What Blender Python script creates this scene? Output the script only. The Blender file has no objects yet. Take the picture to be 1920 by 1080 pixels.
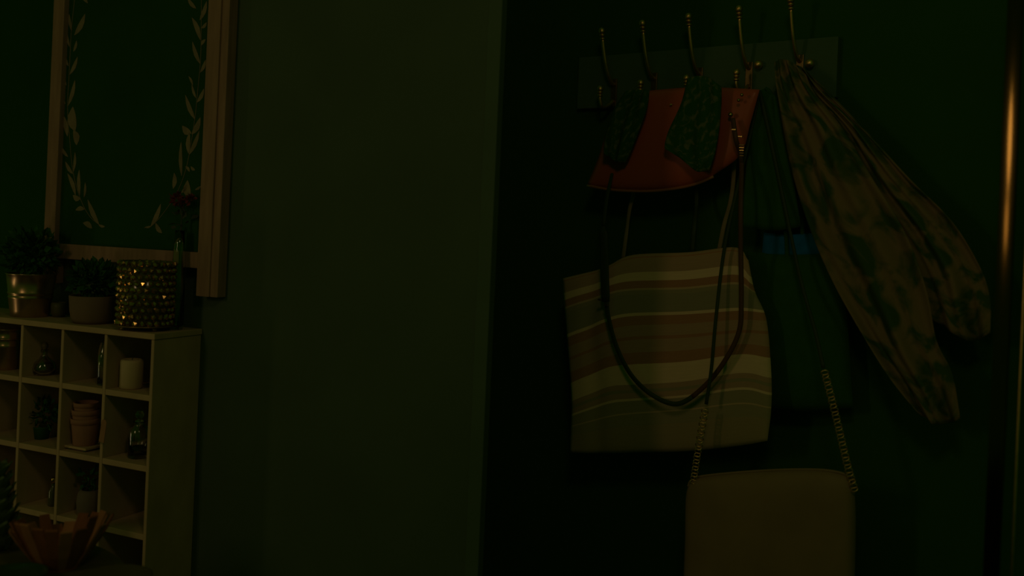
import bpy, bmesh, math, random
from mathutils import Vector, Matrix
random.seed(7)
scene = bpy.context.scene
COL = scene.collection
PI = math.pi

# ------------------------------------------------------------------ camera
F = 1800.0            # focal length in pixels of the 1920 px frame
PY = 430.0            # pixel row of the eye level at the frame centre
ROLL = 0.043
EYE = Vector((0.0, 0.0, 1.40))
cam_d = bpy.data.cameras.new('camera')
cam = bpy.data.objects.new('camera', cam_d); COL.objects.link(cam)
cam_d.sensor_width = 36.0
cam_d.lens = 36.0 * F / 1920.0
cam_d.shift_y = -(540.0 - PY) / 1920.0
cam_d.clip_start = 0.05
cam.matrix_world = Matrix.Translation(EYE) @ Matrix.Rotation(PI/2, 4, 'X') @ Matrix.Rotation(ROLL, 4, 'Z')
cam_d.dof.use_dof = True
cam_d.dof.focus_distance = 2.25
cam_d.dof.aperture_fstop = 1.5
scene.camera = cam

# ------------------------------------------------------------------ light
scene.view_settings.view_transform = 'Standard'
scene.view_settings.look = 'None'
scene.view_settings.gamma = 1.0
scene.view_settings.use_curve_mapping = False
scene.view_settings.exposure = 0.0
world = bpy.data.worlds.new('world'); scene.world = world
world.use_nodes = True
bg = world.node_tree.nodes['Background']
bg.inputs['Color'].default_value = (0.27, 1.0, 0.02, 1)
bg.inputs['Strength'].default_value = 0.027
try:
    scene.cycles.use_denoising = True
except Exception:
    pass

def area(name, loc, target, sx, sy, power, color, shape='RECTANGLE'):
    d = bpy.data.lights.new(name, 'AREA'); d.shape = shape
    d.size = sx; d.size_y = sy; d.energy = power; d.color = color
    o = bpy.data.objects.new(name, d); COL.objects.link(o)
    o.location = loc
    o.rotation_euler = (Vector(target) - Vector(loc)).to_track_quat('-Z', 'Y').to_euler()
    return o
WARM = (1.0, 0.72, 0.37)
area('warm_ceiling_lamp', (0.10, 0.35, 2.40), (0.2, 2.1, 1.30), 0.26, 0.26, 1.00, WARM)
area('warm_tall_lamp', (-1.75, 0.40, 1.88), (-0.5, 2.0, 1.45), 0.20, 0.40, 1.08, (1.0, 0.69, 0.34), 'ELLIPSE')
area('warm_tall_lamp', (-1.75, 0.40, 1.52), (-0.5, 2.0, 1.45), 0.20, 0.19, 0.30, (1.0, 0.64, 0.28))
area('warm_side_lamp', (-2.25, 1.80, 0.72), (-0.9, 2.2, 1.0), 0.06, 0.44, 0.42, (1.0, 0.74, 0.34))

# ------------------------------------------------------------------ pixel rays and working planes
CA, SA = math.cos(ROLL), math.sin(ROLL)
def ray(px, py):
    xc, yc = (px - 960.0) / F, (PY - py) / F
    return Vector((xc*CA - yc*SA, 1.0, xc*SA + yc*CA))
def at(px, py, Y):
    return EYE + ray(px, py) * Y
class Plane:
    """vertical plane turned by yaw: x runs along it, y away from the viewer, z up"""
    def __init__(s, origin, yaw):
        s.o = Vector(origin); s.yaw = yaw
        s.ex = Vector((math.cos(yaw), -math.sin(yaw), 0)); s.ey = Vector((math.sin(yaw), math.cos(yaw), 0))
    def w(s, px, py, d=0.0):
        r = ray(px, py); p = s.o + s.ey * d
        return EYE + r * ((p - EYE).dot(s.ey) / r.dot(s.ey))
    def loc(s, px, py, d=0.0):
        q = s.w(px, py, d) - s.o
        return q.dot(s.ex), q.z
    def pt(s, x, y, z):
        return s.o + s.ex*x + s.ey*y + Vector((0, 0, z))
    def rot(s):
        return -s.yaw
SH = Plane(at(290, 626, 2.10), math.radians(24))      # front of the cubby shelf, origin its top right corner
WL = Plane(at(1505, 110, 2.24), math.radians(36))     # wall behind the hooks

# ------------------------------------------------------------------ materials
def mat(name, col, rough=0.6, metal=0.0, noise=0.0, scale=12.0, spec=0.35, bump=0.0, trans=0.0, ior=1.45, stretch=(1,1,1), coat=0.0):
    m = bpy.data.materials.new(name); m.use_nodes = True
    nt = m.node_tree; b = nt.nodes['Principled BSDF']
    b.inputs['Base Color'].default_value = (*col, 1)
    b.inputs['Roughness'].default_value = rough
    b.inputs['Metallic'].default_value = metal
    b.inputs['Specular IOR Level'].default_value = spec
    b.inputs['IOR'].default_value = ior
    b.inputs['Transmission Weight'].default_value = trans
    b.inputs['Coat Weight'].default_value = coat
    if noise or bump:
        tc = nt.nodes.new('ShaderNodeTexCoord'); mp = nt.nodes.new('ShaderNodeMapping')
        mp.inputs['Scale'].default_value = stretch
        n = nt.nodes.new('ShaderNodeTexNoise'); n.inputs['Scale'].default_value = scale; n.inputs['Detail'].default_value = 4
        nt.links.new(tc.outputs['Object'], mp.inputs['Vector']); nt.links.new(mp.outputs['Vector'], n.inputs['Vector'])
        if noise:
            r = nt.nodes.new('ShaderNodeValToRGB')
            r.color_ramp.elements[0].position = 0.3; r.color_ramp.elements[1].position = 0.7
            r.color_ramp.elements[0].color = (*[c*(1-noise) for c in col], 1)
            r.color_ramp.elements[1].color = (*[min(1, c*(1+noise)) for c in col], 1)
            nt.links.new(n.outputs['Fac'], r.inputs['Fac']); nt.links.new(r.outputs['Color'], b.inputs['Base Color'])
        if bump:
            bp = nt.nodes.new('ShaderNodeBump'); bp.inputs['Strength'].default_value = bump; bp.inputs['Distance'].default_value = 0.004
            nt.links.new(n.outputs['Fac'], bp.inputs['Height']); nt.links.new(bp.outputs['Normal'], b.inputs['Normal'])
    return m
M = {}
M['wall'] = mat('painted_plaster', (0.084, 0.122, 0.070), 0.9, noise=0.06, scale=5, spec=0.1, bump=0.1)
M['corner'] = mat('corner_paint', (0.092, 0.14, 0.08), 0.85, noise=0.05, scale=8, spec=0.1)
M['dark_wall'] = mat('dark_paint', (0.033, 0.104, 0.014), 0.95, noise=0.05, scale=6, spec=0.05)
M['floor'] = mat('dark_floorboards', (0.05, 0.06, 0.02), 0.7, noise=0.3, scale=6, stretch=(1, 8, 1))
M['frame'] = mat('pale_raw_wood', (0.33, 0.20, 0.14), 0.75, noise=0.14, scale=22, stretch=(3, 3, .4), spec=0.2, bump=0.15)
M['shelf'] = mat('shelf_wood', (0.48, 0.34, 0.20), 0.75, noise=0.12, scale=14, stretch=(1, 1, .5), spec=0.2, bump=0.1)
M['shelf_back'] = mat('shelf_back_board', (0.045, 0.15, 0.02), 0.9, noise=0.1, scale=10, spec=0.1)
M['board'] = mat('black_board', (0.022, 0.074, 0.014), 0.9, noise=0.1, scale=5, spec=0.05)
M['leafprint'] = mat('pale_leaf_paint', (0.24, 0.19, 0.12), 0.85, noise=0.18, scale=30, spec=0.1)
M['galv'] = mat('galvanised_metal', (0.50, 0.33, 0.20), 0.28, 0.9, noise=0.15, scale=30)
M['foliage'] = mat('dark_leaves', (0.030, 0.10, 0.014), 0.8, noise=0.3, scale=40, spec=0.1)
M['foliage2'] = mat('green_leaves', (0.04, 0.13, 0.03), 0.8, noise=0.3, scale=40, spec=0.1)
M['soil'] = mat('soil', (0.03, 0.03, 0.015), 0.95)
M['ceramic'] = mat('matt_ceramic', (0.20, 0.135, 0.09), 0.7, noise=0.08, scale=20, spec=0.2)
M['greyceramic'] = mat('grey_ceramic', (0.17, 0.135, 0.10), 0.75, noise=0.08, scale=20, spec=0.2)
M['terracotta'] = mat('pale_terracotta', (0.36, 0.185, 0.12), 0.85, noise=0.1, scale=25, spec=0.1)
M['wax'] = mat('cream_wax', (0.56, 0.43, 0.25), 0.6, noise=0.04, scale=10, spec=0.3)
M['wick'] = mat('wick', (0.04, 0.04, 0.03), 0.9)
M['bead'] = mat('amber_crystal', (0.55, 0.33, 0.10), 0.16, 0.85, noise=0.5, scale=60, spec=1.0)
M['beadcup'] = mat('smoked_glass', (0.08, 0.08, 0.03), 0.15, spec=0.6)
M['glass'] = mat('clear_glass', (0.88, 0.90, 0.82), 0.03, trans=1.0, ior=1.75, spec=0.5)
M['greenglass'] = mat('green_glass', (0.06, 0.16, 0.06), 0.05, trans=0.6, ior=1.5, spec=0.6)
M['cork'] = mat('cork', (0.14, 0.11, 0.06), 0.9, noise=0.3, scale=90)
M['liquid'] = mat('dried_filling', (0.11, 0.09, 0.045), 0.8, noise=0.4, scale=60)
M['twine'] = mat('raffia', (0.26, 0.19, 0.10), 0.9, noise=0.2, scale=60)
M['tag'] = mat('kraft_tag', (0.36, 0.19, 0.10), 0.85, noise=0.08, scale=20, spec=0.1)
M['orange'] = mat('orange_wood', (0.26, 0.09, 0.035), 0.7, noise=0.2, scale=14, stretch=(3, 3, .5), spec=0.2)
M['orange_in'] = mat('orange_wood_light', (0.40, 0.17, 0.08), 0.7, noise=0.2, scale=14, spec=0.2)
M['table'] = mat('table_wood', (0.12, 0.11, 0.035), 0.55, noise=0.25, scale=10, stretch=(1, 6, 1))
M['petal'] = mat('pale_leaf', (0.15, 0.20, 0.09), 0.8, noise=0.2, scale=30, spec=0.1)
M['dish'] = mat('dark_dish', (0.10, 0.09, 0.03), 0.5, noise=0.15, scale=12)
M['railboard'] = mat('grey_painted_board', (0.09, 0.15, 0.08), 0.85, noise=0.08, scale=10, spec=0.1)
M['brass'] = mat('aged_brass', (0.80, 0.48, 0.18), 0.42, 1.0, noise=0.15, scale=40)
M['bronze'] = mat('dark_bronze', (0.26, 0.17, 0.07), 0.45, 0.9, noise=0.2, scale=40)
M['knob'] = mat('warm_brass', (0.95, 0.58, 0.22), 0.42, 1.0)
M['polish'] = mat('polished_bronze', (0.115, 0.068, 0.020), 0.11, 1.0)
M['gold'] = mat('gold_metal', (0.62, 0.40, 0.14), 0.25, 1.0)
M['red'] = mat('red_patent', (0.50, 0.105, 0.05), 0.36, noise=0.05, scale=8, spec=0.35)
M['redpipe'] = mat('red_piping', (0.42, 0.16, 0.07), 0.12, spec=0.9, coat=0.6)
M['strap'] = mat('dark_strap', (0.035, 0.06, 0.014), 0.6, spec=0.3)
M['redstrap'] = mat('oxblood_strap', (0.11, 0.05, 0.02), 0.5, spec=0.3)
M['black'] = mat('black_leather', (0.034, 0.112, 0.016), 0.85, noise=0.08, scale=30, spec=0.08)
M['blue'] = mat('blue_lining', (0.015, 0.16, 0.42), 0.85, noise=0.2, scale=30, spec=0.1)
M['tan'] = mat('tan_leather', (0.30, 0.20, 0.10), 0.6, noise=0.08, scale=12, spec=0.2, bump=0.1)
M['canvas'] = mat('tote_canvas', (0.28, 0.20, 0.11), 0.9, spec=0.1)
M['chainmetal'] = mat('chain_gold', (0.85, 0.56, 0.24), 0.38, 1.0)
M['flower'] = mat('dried_red_petals', (0.16, 0.03, 0.02), 0.8, noise=0.3, scale=60)
M['bluestem'] = mat('dried_stem', (0.06, 0.07, 0.03), 0.8)

def ramp_mat(name, stops, rough=0.9):
    """cloth with woven stripes along the UV v direction"""
    m = bpy.data.materials.new(name); m.use_nodes = True
    nt = m.node_tree; b = nt.nodes['Principled BSDF']
    b.inputs['Roughness'].default_value = rough; b.inputs['Specular IOR Level'].default_value = 0.1
    uv = nt.nodes.new('ShaderNodeTexCoord'); sp = nt.nodes.new('ShaderNodeSeparateXYZ')
    nt.links.new(uv.outputs['UV'], sp.inputs['Vector'])
    r = nt.nodes.new('ShaderNodeValToRGB'); r.color_ramp.interpolation = 'CONSTANT'
    e = r.color_ramp.elements
    e[0].position = 0; e[0].color = (*stops[0][1], 1)
    e[1].position = stops[1][0]; e[1].color = (*stops[1][1], 1)
    for p, c in stops[2:]:
        k = e.new(p); k.color = (*c, 1)
    n = nt.nodes.new('ShaderNodeTexNoise'); n.inputs['Scale'].default_value = 90
    tc = nt.nodes.new('ShaderNodeMapping'); tc.inputs['Scale'].default_value = (.2, 2, 1)
    nt.links.new(uv.outputs['UV'], tc.inputs['Vector']); nt.links.new(tc.outputs['Vector'], n.inputs['Vector'])
    mx = nt.nodes.new('ShaderNodeMix'); mx.data_type = 'RGBA'; mx.blend_type = 'MULTIPLY'; mx.inputs['Factor'].default_value = 0.2
    nt.links.new(sp.outputs['Y'], r.inputs['Fac'])
    nt.links.new(r.outputs['Color'], mx.inputs[6]); nt.links.new(n.outputs['Color'], mx.inputs[7])
    g = nt.nodes.new('ShaderNodeRGBToBW'); nt.links.new(n.outputs['Color'], g.inputs[0]); nt.links.new(g.outputs[0], mx.inputs[7])
    nt.links.new(mx.outputs[2], b.inputs['Base Color'])
    return m

def print_mat(name, base, spots, scale, dark_cover=0.5, rough=0.9, stretch=(1,1,1), distort=1.5):
    """cloth printed with a blotchy pattern: two noise fields decide where the dark figure shows"""
    m = bpy.data.materials.new(name); m.use_nodes = True
    nt = m.node_tree; b = nt.nodes['Principled BSDF']
    b.inputs['Roughness'].default_value = rough; b.inputs['Specular IOR Level'].default_value = 0.1
    tc = nt.nodes.new('ShaderNodeTexCoord'); mp = nt.nodes.new('ShaderNodeMapping'); mp.inputs['Scale'].default_value = stretch
    nt.links.new(tc.outputs['UV'], mp.inputs['Vector'])
    n = nt.nodes.new('ShaderNodeTexNoise'); n.inputs['Scale'].default_value = scale; n.inputs['Detail'].default_value = 3; n.inputs['Distortion'].default_value = distort
    nt.links.new(mp.outputs['Vector'], n.inputs['Vector'])
    r = nt.nodes.new('ShaderNodeValToRGB')
    r.color_ramp.elements[0].position = dark_cover - 0.07; r.color_ramp.elements[0].color = (*spots, 1)
    r.color_ramp.elements[1].position = dark_cover + 0.07; r.color_ramp.elements[1].color = (*base, 1)
    nt.links.new(n.outputs['Fac'], r.inputs['Fac']); nt.links.new(r.outputs['Color'], b.inputs['Base Color'])
    return m
M['leopard'] = print_mat('leopard_print', (0.13, 0.15, 0.06), (0.024, 0.095, 0.012), 8.0, 0.58, stretch=(1, 1.6, 1), distort=0.6)
M['paisley'] = print_mat('brown_floral_print', (0.26, 0.175, 0.085), (0.055, 0.10, 0.03), 3.4, 0.475, stretch=(1, 3.4, 1), distort=0.7)
CR, BR, RB, OL, TH = (0.95, 0.66, 0.42), (0.56, 0.35, 0.22), (0.52, 0.25, 0.13), (0.42, 0.34, 0.20), (0.72, 0.48, 0.30)
M['stripes'] = ramp_mat('striped_canvas', [(0, BR), (0.013, RB), (0.022, BR), (0.108, CR), (0.158, RB), (0.203, TH), (0.214, OL), (0.235, (0.38, .32, .20)),
    (0.34, CR), (0.356, RB), (0.40, BR), (0.445, RB), (0.455, BR), (0.50, RB), (0.538, CR), (0.618, BR), (0.645, OL), (0.665, BR), (0.70, CR),
    (0.715, OL), (0.79, TH), (0.80, OL), (0.86, (0.46, .34, .19))])

# ------------------------------------------------------------------ object helpers
def link(name, me, material=None, parent=None, smooth=False):
    o = bpy.data.objects.new(name, me); COL.objects.link(o)
    if material is not None and not me.materials: me.materials.append(material)
    if parent is not None: o.parent = parent
    if smooth:
        for p in me.polygons: p.use_smooth = True
    return o
def from_bm(name, bm, material=None, parent=None, smooth=False, bevel=0.0):
    if bevel: bmesh.ops.bevel(bm, geom=bm.edges[:], offset=bevel, segments=2, affect='EDGES', profile=0.6)
    bmesh.ops.recalc_face_normals(bm, faces=bm.faces)
    me = bpy.data.meshes.new(name); bm.to_mesh(me); bm.free()
    return link(name, me, material, parent, smooth)
def thing(name, label, cat, loc=(0, 0, 0), rz=0.0, group=None):
    o = bpy.data.objects.new(name, None); COL.objects.link(o); o.empty_display_size = 0.05
    o.location = loc; o.rotation_euler = (0, 0, rz)
    return tag(o, label, cat, group)
def tag(o, label, cat, group=None):
    o['label'] = label; o['category'] = cat
    if group: o['group'] = group
    return o
def struct(o): o['kind'] = 'structure'; return o
def stuff(o): o['kind'] = 'stuff'; return o
def add_box(bm, x0, x1, y0, y1, z0, z1):
    vs = [bm.verts.new((x, y, z)) for x in (x0, x1) for y in (y0, y1) for z in (z0, z1)]
    for f in ((0,1,3,2), (4,6,7,5), (0,4,5,1), (2,3,7,6), (0,2,6,4), (1,5,7,3)): bm.faces.new([vs[i] for i in f])
def box(name, x0, x1, y0, y1, z0, z1, m, parent=None, bevel=0.0015):
    bm = bmesh.new(); add_box(bm, x0, x1, y0, y1, z0, z1)
    return from_bm(name, bm, m, parent, bevel=bevel)
def add_lathe(bm, prof, n=32, cx=0, cy=0, cz=0):
    """profile of (radius, height), turned about the vertical axis"""
    rings = []
    for r, z in prof:
        if r < 1e-6: rings.append([bm.verts.new((cx, cy, cz+z))])
        else: rings.append([bm.verts.new((cx + r*math.cos(2*PI*k/n), cy + r*math.sin(2*PI*k/n), cz+z)) for k in range(n)])
    for a, b in zip(rings, rings[1:]):
        for k in range(n):
            k2 = (k+1) % n
            if len(a) == 1 and len(b) == 1: continue
            if len(a) == 1: bm.faces.new((a[0], b[k], b[k2]))
            elif len(b) == 1: bm.faces.new((a[k], b[0], a[k2]))
            else: bm.faces.new((a[k], b[k], b[k2], a[k2]))
def lathe(name, prof, m, parent=None, n=32, loc=(0, 0, 0), smooth=True):
    bm = bmesh.new(); add_lathe(bm, prof, n)
    o = from_bm(name, bm, m, parent, smooth)
    o.location = loc
    return o
def catmull(pts, n):
    """n+1 points spread evenly over a smooth curve through the given points (tuples or Vectors)"""
    P = [Vector(p) for p in pts]; k = len(P) - 1
    if k == 1: return [P[0].lerp(P[1], i/n) for i in range(n+1)]
    out = []
    for i in range(n+1):
        t = i / n * k; s = min(int(t), k-1); t -= s
        p0 = P[s-1] if s > 0 else P[s]*2 - P[s+1]
        p3 = P[s+2] if s+2 <= k else P[s+1]*2 - P[s]
        p1, p2 = P[s], P[s+1]
        out.append(0.5*((2*p1) + (p2-p0)*t + (2*p0-5*p1+4*p2-p3)*t*t + (3*p1-p0-3*p2+p3)*t**3))
    return out
def add_tube(bm, pts, rad, n=8, flat=1.0, ref=None):
    """tube along points; rad is a number or one per point; flat squeezes it into a strap across ref"""
    P = [Vector(p) for p in pts]
    R = rad if isinstance(rad, (list, tuple)) else [rad]*len(P)
    prev = None; rings = []
    for i, p in enumerate(P):
        t = (P[min(i+1, len(P)-1)] - P[max(i-1, 0)]).normalized()
        if ref is not None: a = ref - t*ref.dot(t)
        elif prev is None: a = t.orthogonal()
        else: a = prev - t*prev.dot(t)
        a.normalize(); b = t.cross(a); prev = a
        rings.append([bm.verts.new(p + a*(R[i]*flat*math.cos(2*PI*k/n)) + b*(R[i]*math.sin(2*PI*k/n))) for k in range(n)])
    for a, b in zip(rings, rings[1:]):
        for k in range(n): bm.faces.new((a[k], a[(k+1) % n], b[(k+1) % n], b[k]))
    bm.faces.new(rings[0][::-1]); bm.faces.new(rings[-1])
def tube(name, pts, rad, m, parent=None, n=8, flat=1.0, ref=None):
    bm = bmesh.new(); add_tube(bm, pts, rad, n, flat, ref)
    return from_bm(name, bm, m, parent, True)
def place(o, p):
    """keep world-coordinate geometry but give the mesh an origin at p (o has no parent)"""
    o.data.transform(Matrix.Translation(-Vector(p))); o.location = p
def loft(name, rows, plane, d, m, parent=None, nu=28, nv=28, front=0.03, back=0.03, wrinkle=None, power=0.5, orig=(0, 0, 0)):
    """soft closed body: rows of picture points, top to bottom, carried onto a real plane; front and back sides bulge apart"""
    cols = [catmull([(x, y, 0) for x, y in r], nu) for r in rows]
    grid = [catmull([cols[k][i] for k in range(len(rows))], nv) for i in range(nu+1)]
    orig = Vector(orig)
    bm = bmesh.new(); uvl = bm.loops.layers.uv.new('UVMap')
    fv, bv = [], []
    for i in range(nu+1):
        ff, bb = [], []
        for j in range(nv+1):
            u, v = i/nu, j/nv; g = grid[i][j]
            p = plane.w(g.x, g.y, d) - orig
            s = (max(0, 16*u*(1-u)*v*(1-v)))**power
            w = wrinkle(u, v) if wrinkle else 0.0
            edge = i in (0, nu) or j in (0, nv)
            a = bm.verts.new(p - plane.ey*(front*s + w))
            ff.append((a, u, v)); bb.append((bm.verts.new(p + plane.ey*(back*s + 0.002 - w)), u, v))
        fv.append(ff); bv.append(bb)
    def quad(q):
        f = bm.faces.new([x[0] for x in q])
        for l, x in zip(f.loops, q): l[uvl].uv = (x[1], x[2])
    for i in range(nu):
        for j in range(nv):
            quad((fv[i][j], fv[i][j+1], fv[i+1][j+1], fv[i+1][j])); quad((bv[i][j], bv[i+1][j], bv[i+1][j+1], bv[i][j+1]))
    for i in range(nu):
        quad((fv[i][0], fv[i+1][0], bv[i+1][0], bv[i][0])); quad((fv[i][nv], bv[i][nv], bv[i+1][nv], fv[i+1][nv]))
    for j in range(nv):
        quad((fv[0][j], bv[0][j], bv[0][j+1], fv[0][j+1])); quad((fv[nu][j], fv[nu][j+1], bv[nu][j+1], bv[nu][j]))
    return from_bm(name, bm, m, parent, True)

# ------------------------------------------------------------------ setting
DEP = 0.147                                    # depth of the cubby shelf = distance of the wall behind its front
xr = SH.loc(905, 300, DEP)[0]                  # where the wall turns the corner
xr2 = SH.loc(930, 300, DEP)[0]
def shelf_obj(o): o.location = SH.o; o.rotation_euler = (0, 0, SH.rot()); return o
zf = -SH.o.z
xl0 = SH.loc(97, 250, DEP)[0]
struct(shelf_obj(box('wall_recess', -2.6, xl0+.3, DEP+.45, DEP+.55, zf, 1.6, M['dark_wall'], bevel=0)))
struct(shelf_obj(box('wall_left', xl0, xr, DEP, DEP+0.022, zf, 1.6, M['wall'], bevel=0)))
struct(shelf_obj(box('trim_1', xr+.0002, xr2, DEP-0.002, DEP+0.022, zf, 1.6, M['corner'], bevel=0.001)))
def wall_obj(o): o.location = WL.o; o.rotation_euler = (0, 0, WL.rot()); return o
WB = 0.02                                      # the dark wall lies this far behind the rail's front plane
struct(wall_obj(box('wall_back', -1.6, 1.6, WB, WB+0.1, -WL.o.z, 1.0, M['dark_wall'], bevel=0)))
bm = bmesh.new(); add_box(bm, -4, 3, -1.0, 4.2, -0.05, 0.0)
struct(from_bm('floor', bm, M['floor']))

# ------------------------------------------------------------------ cubby shelf
sh = thing('cubby_shelf', 'wooden cubby shelf of small open cells standing against the wall', 'shelf', (SH.o.x, SH.o.y, 0), SH.rot())
Z0 = SH.o.z
T = 0.0085
div = [SH.loc(px, py, 0)[0] for px, py in ((39, 660), (115, 668), (196, 676))]
step = div[1] - div[0]
xl = div[0] - 3*step
zs = [SH.loc(284, y, 0)[1] for y in (748, 882)]
zs += [zs[1] - 0.150, zs[1] - 0.300]
bot = zs[-1] - 0.15
box('top_panel', xl-T, 0.003, -0.003, DEP-0.001, Z0-0.013, Z0, M['shelf'], sh)
box('side_panel', -T, 0, 0, DEP-0.001, 0.0, Z0-0.0135, M['shelf'], sh)
box('side_panel', xl-T, xl, 0, DEP-0.001, 0.0, Z0-0.0135, M['shelf'], sh)
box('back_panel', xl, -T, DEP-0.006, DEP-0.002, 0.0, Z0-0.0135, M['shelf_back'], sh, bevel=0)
xs = [xl, div[0]-2*step, div[0]-step] + div + [-T]
for x in xs[1:-1]:
    box('divider', x-T/2, x+T/2, 0.001, DEP-0.007, 0.02, Z0-0.0135, M['shelf'], sh)
for z in zs:
    for a, b in zip(xs, xs[1:]):
        box('shelf_board', a+T/2+.0002, b-(T/2 if b < -T else 0)-.0002, 0.0015, DEP-0.007, Z0+z-0.0065, Z0+z+0.0065, M['shelf'], sh)
floorz = [Z0 + z + 0.0066 for z in zs]          # the standing height in rows one to four
TOPZ = Z0
def S(x, y, z): return SH.o + SH.ex*x + SH.ey*y + Vector((0, 0, z - SH.o.z))
def spx(px, d, py=680): return SH.loc(px, py, d)[0]
def mpp(d=0.05): return (SH.w(200, 680, d).y) / F     # metres per picture pixel at that depth

# ------------------------------------------------------------------ framed board with the leaf garland
FD = DEP - 0.034                                # front of the frame
fb = thing('framed_board', 'tall black board in a pale wood frame with a leaf garland down both sides', 'board', S(spx(250, DEP, 300), DEP, 1.4), SH.rot())
fo = fb.location
def L(px, py, d):                               # picture point on the board -> local to its Empty
    x, z = SH.loc(px, py, d)
    q = SH.pt(x, d, z) - fo
    return Vector((q.dot(SH.ex), q.dot(SH.ey), q.z))
a, b_, c = L(378, 300, FD), L(402, 300, FD), L(416, 300, FD)
zb = L(390, 557, FD).z; zt = 0.85
yb = (DEP - 0.0015) - DEP
yf = FD - DEP
box('stile', a.x, b_.x, yf, yb, zb, zt, M['frame'], fb)
box('stile_moulding', b_.x+.0005, c.x, yf+0.004, yb, zb, zt, M['frame'], fb)
l0, l1 = L(88, 300, FD), L(108, 300, FD)
box('stile', l0.x, l1.x, yf, yb, zb, zt, M['frame'], fb)
r0, r1 = L(366, 473, FD), L(366, 503, FD)
box('bottom_rail', l1.x+.0005, a.x-.0005, yf+0.003, yb, r1.z, r0.z, M['frame'], fb)
PD = FD + 0.014
box('board_panel', l1.x+.0005, a.x-.0005, PD-DEP, PD-DEP+0.006, r0.z+.0005, zt, M['board'], fb, bevel=0)
def leaf_mesh(bm, p, q, width, y, curve=0.0, th=0.0006):
    p = Vector((p.x, 0, p.z)); q = Vector((q.x, 0, q.z)); ax = q - p; n = Vector((-ax.z, 0, ax.x)).normalized()
    prof = [(0, .08), (.2, .7), (.45, 1), (.7, .8), (.9, .35), (1, .03)]
    front = []; rear = []
    for side in (1, -1):
        for t, w in (prof if side == 1 else prof[::-1]):
            c0 = p + ax*t + n*(side*w*width/2 + curve*math.sin(PI*t)*width)
            front.append(bm.verts.new((c0.x, y-th, c0.z))); rear.append(bm.verts.new((c0.x, y, c0.z)))
    bm.faces.new(front); bm.faces.new(rear[::-1])
    k = len(front)
    for i in range(k): bm.faces.new((front[i], rear[i], rear[(i+1) % k], front[(i+1) % k]))
right_leaves = [((388,2),(375,38),10),((352,-4),(368,16),8),((360,33),(376,75),11),((361,78),(376,120),9),((388,42),(378,53),7),((386,74),(378,85),7),
 ((386,112),(376,136),8),((348,178),(366,224),10),((383,166),(370,192),9),((342,236),(359,250),14),((376,220),(360,252),13),((356,248),(354,288),11),
 ((374,245),(355,290),10),((340,266),(341,330),9),((327,324),(325,354),11),((352,338),(356,372),18),((302,382),(283,425),11),((292,418),(304,437),10),
 ((354,143),(362,160),5),((360,158),(368,184),6),((348,312),(356,322),6),((358,312),(366,319),6),((372,-30),(380,-5),10),((392,-60),(380,-25),10),((352,345),(340,362),7),((272,426),(284,424),4),((378,348),(366,356),5)]
left_leaves = [((150,-8),(165,6),7),((130,26),(135,58),7),((160,26),(140,66),13),((126,62),(131,88),6),((144,76),(138,97),7),((121,103),(129,124),7),((146,106),(131,140),9),
 ((118,143),(125,160),7),((141,150),(128,198),10),((114,178),(123,195),8),((115,212),(127,256),12),((137,200),(141,246),23),((138,244),(144,272),16),((114,274),(128,294),7),
 ((141,285),(138,322),7),((123,303),(137,326),8),((127,325),(142,366),10),((149,318),(150,366),9),((160,342),(158,370),6),((137,366),(151,373),11),((142,394),(159,392),9),
 ((165,374),(186,421),11),((156,418),(173,428),11),((185,421),(197,425),5),((133,-40),(138,-8),9),((160,-40),(145,-6),11)]
k0 = SH.w(380, 250, PD).y / F
for grp, side in ((right_leaves, 1), (left_leaves, -1)):
    kk = k0 if side == 1 else SH.w(130, 250, PD).y / F
    for i, (tip, base, w) in enumerate(grp):
        bm = bmesh.new()
        leaf_mesh(bm, L(*base, PD), L(*tip, PD), w*kk, PD-DEP-0.0002, curve=0.25*(1 if i % 2 else -1))
        from_bm('leaf', bm, M['leafprint'], fb)
for pts in ([(380,-70),(378,0),(377,100),(372,160),(366,220),(355,290),(345,330),(330,365),(305,402),(284,424),(271,427)],
            [(146,-60),(140,0),(134,60),(130,140),(127,200),(131,260),(137,320),(150,370),(168,405),(190,424)]):
    q = [L(x, y, PD) + Vector((0, -0.0004, 0)) for x, y in pts]
    tube('stem', catmull(q, 40), 0.0008, M['leafprint'], fb, 5)

# ------------------------------------------------------------------ things on the shelf
def add_leafs(bm, n, centre, rx, ry, rz, size, rnd, droop=0.0):
    for _ in range(n):
        d = Vector((rnd.gauss(0, 1), rnd.gauss(0, 1), rnd.gauss(0, 1))).normalized() * (rnd.random()**0.4)
        c0 = Vector(centre) + Vector((d.x*rx, d.y*ry, d.z*rz))
        a = (d + Vector((rnd.uniform(-.6, .6), rnd.uniform(-.6, .6), rnd.uniform(-.3, .7)-droop))).normalized()
        s = a.orthogonal().normalized(); s.rotate(Matrix.Rotation(rnd.uniform(0, 6.28), 3, a))
        l = size*rnd.uniform(.6, 1.3); w = l*0.32; up = a.cross(s)*w*0.35
        v = [bm.verts.new(c0), bm.verts.new(c0 + a*l*.5 + s*w + up), bm.verts.new(c0 + a*l), bm.verts.new(c0 + a*l*.5 - s*w + up), bm.verts.new(c0 + a*l*.5)]
        bm.faces.new((v[0], v[1], v[4])); bm.faces.new((v[1], v[2], v[4])); bm.faces.new((v[2], v[3], v[4])); bm.faces.new((v[3], v[0], v[4]))
def bucket_prof(r1, r0, h, ribs=()):
    pr = [(0, 0), (r0*.98, 0), (r0, .002)]
    for f in ribs:
        r = r0 + (r1-r0)*f
        pr += [(r - .0002, h*f - .003), (r+.0016, h*f), (r+.0002, h*f + .003)]
    pr += [(r1, h-.003), (r1+.002, h-.001), (r1+.001, h), (r1-.0015, h-.001), (r0*.9, .004), (0, .004)]
    return pr
KT = mpp(.07)
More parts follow.
